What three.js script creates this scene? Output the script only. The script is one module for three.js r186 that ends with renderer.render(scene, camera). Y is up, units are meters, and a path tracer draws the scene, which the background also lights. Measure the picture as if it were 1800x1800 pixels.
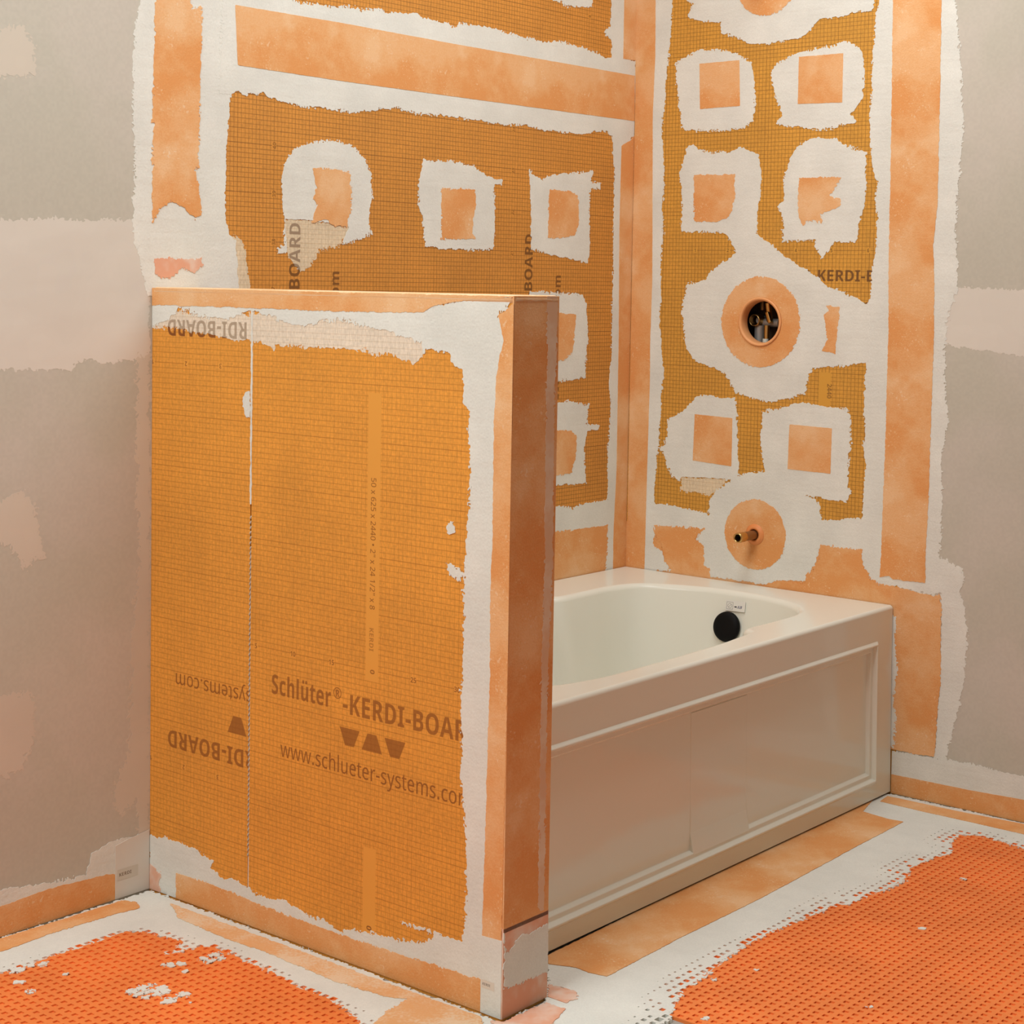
import * as THREE from 'three';
import { mergeGeometries } from 'three/addons/utils/BufferGeometryUtils.js';
import { RectAreaLightUniformsLib } from 'three/addons/lights/RectAreaLightUniformsLib.js';
import { RoundedBoxGeometry } from 'three/addons/geometries/RoundedBoxGeometry.js';

// ------------------------------------------------------------------ camera, light, exposure
const scene = new THREE.Scene();
scene.background = new THREE.Color(0x000000);
const camera = new THREE.PerspectiveCamera(2 * Math.atan(900 / 3007.06) * 180 / Math.PI, 1, 0.05, 30);
{
  const F = new THREE.Vector3(0.77056, -0.056734, -0.634837), R = new THREE.Vector3(0.636503, 0.016644, 0.771095), U = new THREE.Vector3(0.033181, 0.998251, -0.048937);
  camera.matrixAutoUpdate = false;
  camera.matrix.makeBasis(R, U, F.clone().negate()).setPosition(-3.7288, 1.2196, 2.6663);
  camera.matrix.decompose(camera.position, camera.quaternion, camera.scale);
  camera.setViewOffset(1800, 1800, 0, 232.3, 1800, 1800);   // the photograph is the lower part of a wider frame
  camera.updateMatrixWorld(true);
}
scene.add(camera);
const renderer = new THREE.WebGLRenderer({ antialias: true });
renderer.toneMapping = THREE.LinearToneMapping;
renderer.toneMappingExposure = 1.03;
renderer.shadowMap.enabled = true;
// ceiling light panels: [x, z, width, depth, radiance, label]
RectAreaLightUniformsLib.init();
const PANELS = [
  [-3.35, 0.78, 2.0, 1.0, 8.2, 'long white diffuser panel light on the ceiling in front of the half wall'],
  [-0.95, 0.9, 1.3, 0.72, 6.5, 'short white diffuser panel light on the ceiling over the bathtub'],
];
const WARM = [0.93, 0.98, 0.985];
const MM = {
  bStripA: [-1597,1780,-1514,1792,-1507,1745,-1482,1758,-1479,1744,-1482,1638,-1485,1559,-1486,1477,-1487,1440,-1496,1431,-1484,1395,-1481,1345,-1494,1338,-1527,1357,-1556,1369,-1574,1358,-1588,1346,-1600,1326,-1602,1425,-1599,1622],
  bStripAPink: [-1595,1254,-1480,1258,-1475,1244,-1496,1230,-1529,1237,-1555,1218,-1583,1218,-1594,1227],
  bMudA: [-1633,1775,-1639,1715,-1646,1682,-1649,1530,-1643,1422,-1649,1324,-1641,1281,-1622,1215,-1613,1182,-1374,1183,-1382,1238,-1389,1297,-1406,1307,-1412,1333,-1417,1359,-1417,1398,-1413,1436,-1415,1474,-1411,1513,-1407,1566,-1400,1592,-1394,1644,-1393,1713,-1391,1810],
  bStripH: [-1394,1771,-1092,1773,-721,1771,-4,1772,0,1653,-718,1650,-1090,1649,-1386,1651],
  bMudH: [-1428,1804,-1259,1829,-1226,1799,-1160,1802,-1093,1807,-1058,1811,-1035,1808,-975,1817,-933,1815,-853,1825,-833,1816,-787,1818,-748,1814,-722,1807,-708,1819,-662,1824,-614,1823,-585,1824,-551,1818,-493,1819,-455,1815,-411,1815,-343,1823,-289,1821,-225,1818,-177,1814,-139,1804,-112,1808,-57,1811,0,1811,6,1770,11,1640,1,1617,-16,1602,-49,1589,-69,1574,-93,1605,-121,1613,-170,1613,-235,1599,-283,1601,-359,1599,-436,1604,-465,1605,-579,1599,-650,1603,-717,1601,-771,1602,-848,1599,-916,1606,-971,1598,-1054,1585,-1094,1584,-1145,1586,-1202,1584,-1235,1587,-1293,1593,-1315,1602,-1361,1593,-1381,1596,-1404,1588,-1434,1594],
  bCornerTop: [-58,2000,3,2009,2,1812,-57,1811],
  bCornerLow: [-49,1588,-16,1601,4,1619,10,1068,11,453,-57,457,-58,564,-50,716,-52,1069,-59,1369,-57,1583],
  bMudCorner: [-113,1992,-115,1887,-139,1869,-109,1849,-109,1795,-98,1605,-85,1517,-85,1368,-82,1219,-82,1069,-81,1020,-92,980,-81,893,-90,769,-87,688,-87,609,-82,525,-90,461,-23,450,-8,763,-18,1371,-17,1611,-25,2005],
  bMudLow: [-417,668,-318,653,-270,646,-229,641,-181,648,-89,649,-60,647,-58,569,-85,556,-415,569],
  bStripLow: [-415,587,-316,587,-86,582,-90,526,-93,481,-105,455,-411,446],
  bSq1Mud: [-1262,1422,-1254,1464,-1227,1493,-1190,1508,-1131,1517,-1088,1517,-1053,1511,-1017,1488,-995,1449,-991,1412,-998,1370,-1001,1342,-991,1324,-1027,1310,-1079,1297,-1136,1290,-1187,1286,-1198,1277,-1206,1242,-1214,1242,-1220,1280,-1273,1271,-1268,1283,-1254,1291,-1253,1327,-1258,1366],
  bSq1: [-1174,1456,-1122,1459,-1061,1454,-1057,1408,-1058,1364,-1068,1349,-1066,1334,-1111,1336,-1128,1349,-1174,1340,-1168,1360,-1159,1379,-1171,1391,-1162,1415,-1169,1439],
  bSq2Mud: [-827,1494,-769,1498,-701,1499,-654,1493,-606,1475,-576,1467,-544,1469,-544,1454,-574,1456,-570,1406,-567,1365,-572,1301,-643,1295,-750,1295,-815,1301,-826,1364,-840,1394,-837,1449],
  bSq2: [-763,1434,-642,1439,-639,1403,-651,1358,-652,1335,-637,1321,-761,1317],
  bSq3Mud: [-440,1498,-417,1483,-388,1477,-342,1491,-280,1498,-179,1508,-190,1483,-141,1481,-146,1466,-190,1468,-193,1404,-185,1331,-189,1296,-193,1272,-242,1280,-350,1292,-428,1304,-431,1402],
  bSq3: [-360,1454,-278,1455,-242,1445,-235,1373,-251,1344,-314,1332,-361,1333],
  bSq4Mud: [-432,1199,-270,1193,-215,1192,-197,1170,-187,1075,-193,1042,-196,978,-318,972,-425,967],
  bSq4: [-397,1151,-316,1145,-240,1140,-247,1072,-254,1043,-289,1025,-324,1021,-393,1017],
  bSq5Mud: [-424,911,-325,915,-262,919,-177,905,-181,874,-187,855,-128,851,-130,839,-182,839,-193,795,-188,726,-178,700,-231,704,-310,706,-418,708],
  bSq5: [-388,850,-312,846,-252,843,-228,827,-229,778,-249,735,-311,730,-385,731],
  bSq0Mud: [-377,2052,-357,1922,-327,1922,-304,1913,-197,1925,-189,1974,-197,2081],
  bSq0: [-324,2032,-242,2038,-239,1967,-322,1964],
  bSkim1: [-1409,1304,-1381,1302,-1358,1277,-1353,1236,-1346,1183,-1385,1183,-1396,1241],
  bSkim2: [-1253,1345,-1201,1346,-1111,1342,-1064,1334,-1085,1294,-1153,1282,-1178,1245,-1206,1235,-1244,1268],
  bComp1: [-1965,1316,-1821,1323,-1645,1326,-1630,1270,-1608,1182,-1607,1058,-1637,1058,-1708,1052,-1744,1062,-1779,1057,-1786,1043,-1870,1046,-1966,1047],
  bComp2: [-1637,1066,-1604,1066,-1599,110,-1629,118,-1633,190,-1670,173,-1683,173,-1688,218,-1651,296,-1648,408,-1648,464,-1644,539,-1631,649,-1634,798],
  bComp3: [-1966,808,-1942,811,-1891,824,-1870,801,-1847,700,-1894,684,-1918,725,-1966,746],
  bComp4: [-1965,1651,-1895,1667,-1868,1635,-1870,1583,-1965,1563],
  bComp5: [-1966,459,-1876,450,-1869,369,-1894,310,-1924,301,-1966,315],
  bBase: [-1978,66,-1942,63,-1840,68,-1776,65,-1705,61,-1664,52,-1663,-6,-1819,2,-1978,6],
  bBaseMud: [-1978,99,-1942,95,-1882,85,-1819,78,-1754,73,-1741,111,-1705,121,-1642,121,-1596,117,-1595,-8,-1687,-6,-1978,13],
  vCorner: [-2,2008,61,2002,64,1818,60,1669,70,1221,67,1070,69,969,66,718,65,565,64,458,6,451,4,1068,3,1672],
  vMudCorner: [37,2005,113,1997,113,1863,105,1800,98,1741,102,1716,94,1682,89,1619,100,1530,100,1470,94,1420,102,1381,96,1271,99,1206,96,1121,104,1042,112,993,107,932,103,846,101,790,92,720,91,610,93,527,118,514,127,493,150,468,40,455,45,613,43,1070,46,1521],
  vMudLowL: [72,640,145,641,181,637,257,631,279,607,262,568,192,571,83,564],
  vStripLowL: [92,580,92,583,182,588,248,589,222,561,249,544,252,495,268,488,274,461,150,458,146,475,127,493,117,529,94,565],
  vMudLowR: [569,644,643,654,705,663,732,660,735,564,705,560,681,576,587,575],
  vStripLowR: [590,585,704,585,705,563,713,540,734,515,755,507,794,509,796,459,591,457,428,457,436,466,482,481,550,485,553,502,573,523,588,549],
  vStripBig: [745,1937,869,1925,873,1629,875,1409,867,1325,873,1236,876,1098,875,920,875,740,872,604,873,526,834,525,789,525,779,532,755,526,757,684,759,866,759,1094,753,1321,752,1545,748,1725],
  vMudBig: [710,1940,711,1906,701,1871,699,1817,694,1773,697,1692,691,1638,696,1570,703,1502,717,1475,712,1430,721,1389,719,1321,710,1253,708,1202,698,1175,701,1037,699,978,698,941,706,863,701,840,708,794,703,724,702,661,705,560,713,540,734,515,755,504,794,507,835,504,898,497,910,507,916,474,919,294,914,226,910,109,941,111,945,150,960,213,978,304,982,399,977,465,961,523,970,544,965,571,907,591,911,699,904,832,920,914,909,966,906,1073,909,1153,932,1233,922,1364,925,1469,933,1583,924,1714,897,1922],
  vStripLow2: [794,507,835,503,898,496,910,506,916,474,919,294,914,226,910,116,862,113,780,113,779,272,777,433,779,479],
  vBase: [794,52,849,53,994,54,1173,60,1175,0,996,-3,788,-5],
  vBaseMud: [788,110,847,111,910,112,992,118,1076,113,1171,112,1174,22,788,2],
  vComp1: [898,1228,954,1225,1131,1225,1137,1066,1029,1078,902,1091],
  vTopMud: [153,2015,160,1957,181,1944,159,1909,217,1898,264,1890,267,1861,309,1853,350,1830,405,1825,442,1829,497,1833,528,1850,548,1876,606,1875,641,1883,691,1881,696,1908,682,2003,589,2054,396,2117,194,2105],
  vSq1Mud: [127,1798,150,1807,197,1826,259,1822,317,1807,356,1783,369,1735,373,1672,366,1636,333,1617,260,1616,202,1619,155,1622,142,1684],
  vSq1: [203,1790,323,1791,328,1676,208,1674],
  vSq2Mud: [415,1762,444,1781,476,1793,539,1805,592,1808,617,1818,654,1803,670,1779,676,1730,670,1676,652,1651,637,1641,656,1622,598,1608,567,1606,492,1616,438,1625,448,1646,445,1664,428,1698,419,1736],
  vSq2: [495,1787,617,1787,618,1669,495,1672],
  vSq3Mud: [168,1576,186,1584,209,1570,244,1562,295,1561,334,1573,385,1550,394,1511,394,1444,387,1407,386,1340,328,1305,307,1336,289,1355,162,1360,156,1363,160,1419,149,1503],
  vSq3: [193,1505,317,1503,319,1445,311,1412,300,1394,266,1384,198,1386],
  vSq4Mud: [489,1560,514,1580,557,1587,599,1581,635,1563,686,1546,686,1503,689,1458,683,1411,672,1376,668,1332,607,1332,570,1288,553,1335,463,1335,458,1396,444,1420,462,1438,459,1485,468,1519],
  vSq4: [504,1491,625,1489,612,1474,592,1443,624,1436,620,1419,565,1399,574,1381,526,1384,520,1372,503,1400],
  vSq5: [588,1176,627,1174,617,1059,580,1064,594,1094,590,1121,584,1154,599,1163],
  vValveMud: [307,1340,385,1353,402,1340,431,1325,458,1301,514,1272,567,1242,588,1224,651,1204,705,1178,710,1043,656,1031,558,1020,543,993,539,960,501,944,468,938,426,928,386,937,335,949,312,981,289,1001,247,1013,206,1026,182,1060,174,1089,165,1163,178,1222,230,1233,252,1257,298,1286,331,1307],
  vSq6Mud: [110,786,128,822,127,863,174,891,221,935,261,938,291,932,335,934,342,887,345,808,352,739,310,720,250,715,179,706,143,718],
  vSq6: [213,886,328,883,328,759,210,765],
  vSq7Mud: [413,867,415,903,480,921,533,934,592,928,650,928,663,907,668,842,662,790,661,734,673,727,657,697,583,702,540,705,432,724,424,771,412,823],
  vSq7: [495,878,614,876,613,764,493,766],
  vSpoutMud: [263,665,285,692,336,730,381,748,436,754,498,718,540,709,584,690,593,646,590,585,577,534,568,519,553,490,482,485,433,467,360,467,274,468,250,495,224,561,248,584,264,631],
  vSkim1: [172,719,250,723,315,725,289,693,265,679,224,682,173,683],
  pStripTop: [-7,1200,520,1198,915,1198,909,1196,824,1191,787,1186,752,1181,726,1172,720,1167,521,1164,268,1165,56,1165,-7,1164],
  pMudTop: [-7,1171,268,1171,521,1170,717,1173,736,1180,787,1189,885,1195,906,1195,898,1172,883,1168,890,1124,883,1094,789,1083,776,1101,751,1104,725,1106,717,1094,712,1118,577,1143,521,1150,406,1136,345,1151,284,1158,221,1142,156,1144,83,1162,56,1139,-6,1121],
  pSkimTop: [-6,1154,106,1152,375,1156,577,1155,724,1128,722,1103,717,1094,704,1085,693,1079,685,1086,666,1087,646,1092,626,1094,608,1090,578,1097,493,1098,465,1101,436,1097,406,1099,352,1100,348,1089,337,1099,291,1104,278,1104,221,1107,163,1112,107,1118,56,1121,-6,1121],
  pMudRight: [727,1107,742,1106,768,1104,787,1103,789,1083,806,1073,808,1062,810,1042,809,1020,819,1013,822,1002,820,969,826,934,827,856,822,808,817,760,818,680,816,552,813,504,818,459,815,407,823,348,826,313,830,275,834,202,830,152,824,109,885,48,894,185,895,753,899,1106,896,1161,737,1157],
  pStripRight: [882,1167,898,1174,916,1189,915,662,911,151,911,116,886,113,869,114,869,147,871,243,873,340,874,435,877,562,875,687,878,814,877,907,877,1000,880,1062,885,1094,895,1124],
  pMudLow: [-2,110,47,118,111,118,154,113,191,105,183,88,216,78,248,83,292,77,312,69,339,70,390,76,440,66,490,65,538,57,566,69,632,75,677,77,731,87,753,100,759,110,724,109,687,111,756,115,826,111,871,114,911,116,913,-1,679,-6,340,-10,-2,-9],
  pStripLow: [82,57,178,58,339,53,538,51,722,55,870,61,870,3,679,-3,539,-5,340,-5,83,-6],
  pBlob: [264,997,274,1008,284,1011,287,982,286,963,273,964,267,974],
  pSpot1: [779,816,790,820,795,803,782,797,775,808],
  pSpot2: [778,748,796,747,812,738,809,725,790,726,779,736],
  pPink: [5,45,37,45,32,19,42,3,6,-3],
  eStripGrey: [-1516,1199,-1486,1199,-1490,1029,-1490,933,-1488,742,-1496,541,-1494,160,-1511,165,-1513,544,-1509,744,-1512,935,-1513,1077],
  eMudLow: [-1601,154,-1597,132,-1594,118,-1581,118,-1569,128,-1554,136,-1532,131,-1509,135,-1483,134,-1479,52,-1507,52,-1530,54,-1548,51,-1567,56,-1585,54,-1598,58],
  fMudLeft: [-2016,-4,-1607,-13,-1610,-925,-1728,-1152,-1837,-974,-1778,-835,-1769,-763,-1737,-677,-1730,-626,-1730,-555,-1718,-470,-1719,-420,-1712,-362,-1713,-325,-1730,-306,-1760,-297,-1805,-285,-1763,-281,-1734,-265,-1744,-205,-1750,-173,-1773,-147,-1821,-148,-1883,-147,-1942,-144,-1985,-150,-2037,-140,-2103,-139],
  fMudRight: [-1611,-924,-1494,-925,-1346,-808,-9,-792,-5,-1203,-191,-1278,-178,-1209,-166,-1161,-162,-1097,-180,-1065,-232,-1066,-314,-1105,-382,-1084,-465,-1082,-535,-1108,-595,-1105,-687,-1090,-734,-1085,-767,-1071,-831,-1063,-897,-1060,-935,-1049,-1013,-1046,-1118,-1051,-1239,-1068,-1307,-1075,-1391,-1108,-1467,-1137,-1622,-1159,-1714,-1141,-1632,-968],
  fStripLeft: [-2017,-6,-1949,-10,-1829,-14,-1678,-18,-1668,-47,-1679,-75,-1736,-65,-1859,-57,-1984,-62,-2055,-64],
  fStripHalf: [-1627,-97,-1624,-367,-1622,-562,-1621,-699,-1615,-883,-1658,-923,-1786,-779,-1704,-751,-1647,-743,-1663,-708,-1675,-606,-1668,-415,-1673,-317,-1666,-169],
  fStripTub: [-1369,-829,-1348,-875,-1352,-904,-1344,-940,-1101,-936,-839,-940,-604,-935,-429,-930,-187,-927,-193,-890,-186,-847,-181,-821,-51,-787,-149,-779,-1339,-804],
  fStripRight: [-82,-814,-32,-807,-27,-1008,-9,-1205,-79,-1233,-84,-1170,-83,-1034,-85,-932],
  fPink1: [-1618,-904,-1607,-923,-1501,-928,-1499,-967,-1551,-986,-1667,-990],
  fPink2: [-1440,-884,-1431,-939,-1452,-958,-1485,-952,-1493,-926],
  vMudGap: [786,439,801,434,800,372,807,304,798,240,806,193,807,121,785,111,784,300],
};
// ------------------------------------------------------------------ noise
function hash(x, y, s) {
  let h = Math.imul(x | 0, 374761393) + Math.imul(y | 0, 668265263) + Math.imul(s | 0, 1442695041) | 0;
  h = Math.imul(h ^ (h >>> 13), 1274126177); h ^= h >>> 16;
  return (h >>> 0) / 4294967296;
}
function vnoise(x, y, s, px = 0, py = 0) {
  const xi = Math.floor(x), yi = Math.floor(y), fx = x - xi, fy = y - yi, u = fx * fx * (3 - 2 * fx), v = fy * fy * (3 - 2 * fy);
  const w = (i, p) => (p ? ((i % p) + p) % p : i);
  const a = hash(w(xi, px), w(yi, py), s), b = hash(w(xi + 1, px), w(yi, py), s), c = hash(w(xi, px), w(yi + 1, py), s), d = hash(w(xi + 1, px), w(yi + 1, py), s);
  return (a + (b - a) * u) * (1 - v) + (c + (d - c) * u) * v;
}
function fbm(x, y, s, oct = 4, p = 0) {
  let r = 0, a = 0.5, t = 0;
  for (let i = 0; i < oct; i++) { r += a * vnoise(x, y, s + i * 17, p, p); t += a; a *= 0.55; x *= 2; y *= 2; p *= 2; }
  return r / t;
}
function rng(seed) { let s = seed >>> 0; return () => { s = (s + 0x6d2b79f5) | 0; let t = Math.imul(s ^ (s >>> 15), 1 | s); t = (t + Math.imul(t ^ (t >>> 7), 61 | t)) ^ t; return ((t ^ (t >>> 14)) >>> 0) / 4294967296; }; }
const clamp = (x, a, b) => Math.min(b, Math.max(a, x)), lerp = (a, b, t) => a + (b - a) * t, smooth = (a, b, x) => { const t = clamp((x - a) / (b - a), 0, 1); return t * t * (3 - 2 * t); };

// ------------------------------------------------------------------ textures (tile size in metres)
function tex(n, f, srgb = true) {
  const d = new Uint8Array(n * n * 4);
  for (let y = 0; y < n; y++) for (let x = 0; x < n; x++) {
    const c = f(x / n, y / n), i = (y * n + x) * 4;
    if (typeof c === 'number') d[i] = d[i + 1] = d[i + 2] = clamp(c * 255, 0, 255); else for (let k = 0; k < 3; k++) d[i + k] = clamp(c[k], 0, 255);
    d[i + 3] = 255;
  }
  const t = new THREE.DataTexture(d, n, n); t.wrapS = t.wrapT = THREE.RepeatWrapping; t.magFilter = THREE.LinearFilter; t.minFilter = THREE.LinearFilter;
  if (srgb) t.colorSpace = THREE.SRGBColorSpace;
  t.needsUpdate = true; return t;
}
const tiled = (t, size) => { const c = t.clone(); c.repeat.set(1 / size, 1 / size); c.needsUpdate = true; return c; };
const mix3 = (a, b, t) => [lerp(a[0], b[0], t), lerp(a[1], b[1], t), lerp(a[2], b[2], t)];
const mudTex = tex(768, (u, v) => {
  const n = fbm(u * 6, v * 6, 3, 4, 6), g = vnoise(u * 220, v * 220, 9, 220, 220);
  const k = 1 + (n - 0.5) * 0.075 + (g - 0.5) * 0.03;
  return [222 * k, 221 * k, 213 * k];
});
const mudBump = tex(768, (u, v) => clamp(0.5 + (fbm(u * 5, v * 30, 21, 3, 5) - 0.5) * 0.5 + (fbm(u * 24, v * 5, 31, 3, 5) - 0.5) * 0.3 + (vnoise(u * 160, v * 160, 5, 160, 160) - 0.5) * 0.18, 0, 1), false);
const fleeceTex = tex(1024, (u, v) => {
  const n = fbm(u * 5, v * 5, 41, 5, 5), m = fbm(u * 9 + 3.3, v * 9, 51, 4, 9), f = vnoise(u * 240, v * 240, 61, 240, 240), s = vnoise(u * 30, v * 330, 71, 30, 330);
  let t = smooth(0.3, 0.72, n) * 0.7 + smooth(0.4, 0.75, m) * 0.4;
  t = clamp(t + (f - 0.5) * 0.3 + (s - 0.5) * 0.1, 0, 1);
  const speck = smooth(0.8, 0.9, vnoise(u * 170, v * 170, 63, 170, 170)) * smooth(0.5, 0.66, fbm(u * 12, v * 12, 65, 3, 12));
  return mix3(mix3([222, 152, 88], [232, 186, 138], t), [238, 222, 200], speck * 0.38);
});
const fleeceBump = tex(512, (u, v) => 0.5 + (vnoise(u * 150, v * 150, 81, 150, 150) - 0.5) * 0.6 + (fbm(u * 8, v * 8, 91, 3, 8) - 0.5) * 0.4, false);
const pinkTex = tex(512, (u, v) => mix3([224, 164, 134], [228, 198, 180], smooth(0.3, 0.7, fbm(u * 7, v * 7, 101, 4, 7))));
const paleTex = tex(512, (u, v) => mix3([228, 170, 116], [233, 202, 168], smooth(0.25, 0.75, fbm(u * 6, v * 6, 181, 4, 6) * 0.7 + 0.3 * vnoise(u * 130, v * 130, 182, 130, 130))));
const veilTex = tex(256, (u, v) => mix3([221, 186, 156], [226, 206, 186], smooth(0.3, 0.7, fbm(u * 6, v * 6, 191, 4, 6))));
const drywallTex = tex(768, (u, v) => {
  const n = fbm(u * 3, v * 3, 111, 4, 3), g = vnoise(u * 260, v * 260, 121, 260, 260), p = smooth(0.5, 0.72, fbm(u * 4 + 2.2, v * 4, 131, 4, 4));
  const k = 1 + (n - 0.5) * 0.05 + (g - 0.5) * 0.03;
  return [lerp(191, 197, p) * k, lerp(185, 189, p) * k, lerp(171, 177, p) * k];
});
const compoundTex = tex(512, (u, v) => { const k = 1 + (fbm(u * 4, v * 4, 141, 4, 4) - 0.5) * 0.06; return [214 * k, 206 * k, 195 * k]; });
const compoundBump = tex(512, (u, v) => fbm(u * 3, v * 12, 151, 3, 3), false);
const concreteTex = tex(512, (u, v) => { const k = 0.85 + fbm(u * 8, v * 8, 161, 4, 8) * 0.3; return [160 * k, 156 * k, 148 * k]; });
const matTex = tex(512, (u, v) => { const k = 1 + (fbm(u * 6, v * 6, 171, 4, 6) - 0.5) * 0.1; return [240 * k, 131 * k, 62 * k]; });

function merged(list) {
  return mergeGeometries(list.map((g) => { const q = g.index ? g.toNonIndexed() : g; for (const n of Object.keys(q.attributes)) if (!['position', 'normal', 'uv'].includes(n)) q.deleteAttribute(n); return q; }));
}
const std = (o) => new THREE.MeshStandardMaterial({ roughness: 0.9, ...o });
const M = {
  mud: std({ map: tiled(mudTex, 0.45), bumpMap: tiled(mudBump, 0.45), bumpScale: 0.0012, roughness: 0.88 }),
  fleece: std({ map: tiled(fleeceTex, 0.55), bumpMap: tiled(fleeceBump, 0.3), bumpScale: 0.0004, roughness: 0.85 }),
  pink: std({ map: tiled(pinkTex, 0.3), roughness: 0.88 }),
  drywall: std({ map: tiled(drywallTex, 1.3), roughness: 0.93 }),
  compound: std({ map: tiled(compoundTex, 0.8), bumpMap: tiled(compoundBump, 0.6), bumpScale: 0.0008, roughness: 0.92 }),
  fleecePale: std({ map: tiled(paleTex, 0.4), bumpMap: tiled(fleeceBump, 0.3), bumpScale: 0.0003, roughness: 0.88 }),
  veil: std({ map: tiled(veilTex, 0.2), roughness: 0.9 }),
  compoundThin: std({ map: tiled(compoundTex, 0.8), color: 0xf4f0ea, roughness: 0.92 }),
  concrete: std({ map: tiled(concreteTex, 0.6), roughness: 0.95 }),
  mat: std({ map: tiled(matTex, 0.5), roughness: 0.62 }),
  acrylic: new THREE.MeshPhysicalMaterial({ color: new THREE.Color().setRGB(0.80, 0.795, 0.70), roughness: 0.2, ior: 1.5, specularIntensity: 0.45 }),
  acrylicFilm: new THREE.MeshPhysicalMaterial({ color: new THREE.Color().setRGB(0.80, 0.795, 0.70), roughness: 0.1, ior: 1.5, specularIntensity: 0.9 }),
  black: new THREE.MeshPhysicalMaterial({ color: 0x040405, roughness: 0.6, specularIntensity: 0.35 }),
  brass: std({ color: new THREE.Color().setRGB(0.62, 0.42, 0.16), metalness: 1, roughness: 0.28 }),
  bronze: std({ color: new THREE.Color().setRGB(0.33, 0.2, 0.09), metalness: 0.9, roughness: 0.45 }),
  greyMetal: std({ color: new THREE.Color().setRGB(0.35, 0.33, 0.31), metalness: 0.5, roughness: 0.5 }),
  rubber: std({ color: new THREE.Color().setRGB(0.76, 0.27, 0.08), roughness: 0.55 }),
  collar: std({ color: new THREE.Color().setRGB(0.78, 0.36, 0.14), roughness: 0.6 }),
  wood: std({ color: new THREE.Color().setRGB(0.12, 0.075, 0.045), roughness: 0.95 }),
  white: std({ color: new THREE.Color().setRGB(0.8, 0.78, 0.74), roughness: 0.9 }),
  foam: std({ color: new THREE.Color().setRGB(0.6, 0.3, 0.07), roughness: 0.9 }),
};

// ------------------------------------------------------------------ planes that things are laid on: (a, b, h) -> world
const D = 1.5995, T = 0.1178, L = 0.9133, H = 1.1983, HT = 0.4622, WT = 0.7927;
const V3 = (x, y, z) => new THREE.Vector3(x, y, z);
function basis(X, Y, Z, O) { return new THREE.Matrix4().makeBasis(X, Y, Z).setPosition(O); }
const PL = {
  B: basis(V3(1, 0, 0), V3(0, 1, 0), V3(0, 0, 1), V3(0, 0, 0)),
  V: basis(V3(0, 0, 1), V3(0, 1, 0), V3(-1, 0, 0), V3(0, 0, 0)),
  P: basis(V3(0, 0, 1), V3(0, 1, 0), V3(-1, 0, 0), V3(-D, 0, 0)),
  E: basis(V3(1, 0, 0), V3(0, 1, 0), V3(0, 0, 1), V3(0, 0, L)),
  F: basis(V3(1, 0, 0), V3(0, 0, -1), V3(0, 1, 0), V3(0, 0, 0)),
};
const ring = (name) => { const q = MM[name], r = []; for (let i = 0; i < q.length; i += 2) r.push([q[i] / 1000, q[i + 1] / 1000]); return r; };
function signedDistance(x, y, r) {
  let d = 1e9, inside = false;
  for (let i = 0, j = r.length - 1; i < r.length; j = i++) {
    const [x1, y1] = r[j], [x2, y2] = r[i], ex = x2 - x1, ey = y2 - y1, wx = x - x1, wy = y - y1;
    const t = clamp((wx * ex + wy * ey) / (ex * ex + ey * ey + 1e-12), 0, 1), dx = wx - ex * t, dy = wy - ey * t, q = dx * dx + dy * dy;
    if (q < d) d = q;
    if ((y1 > y) !== (y2 > y) && x < (ex * (y - y1)) / (y2 - y1 + 1e-15) + x1) inside = !inside;
  }
  return (inside ? 1 : -1) * Math.sqrt(d);
}
let layer = 0;
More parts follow.
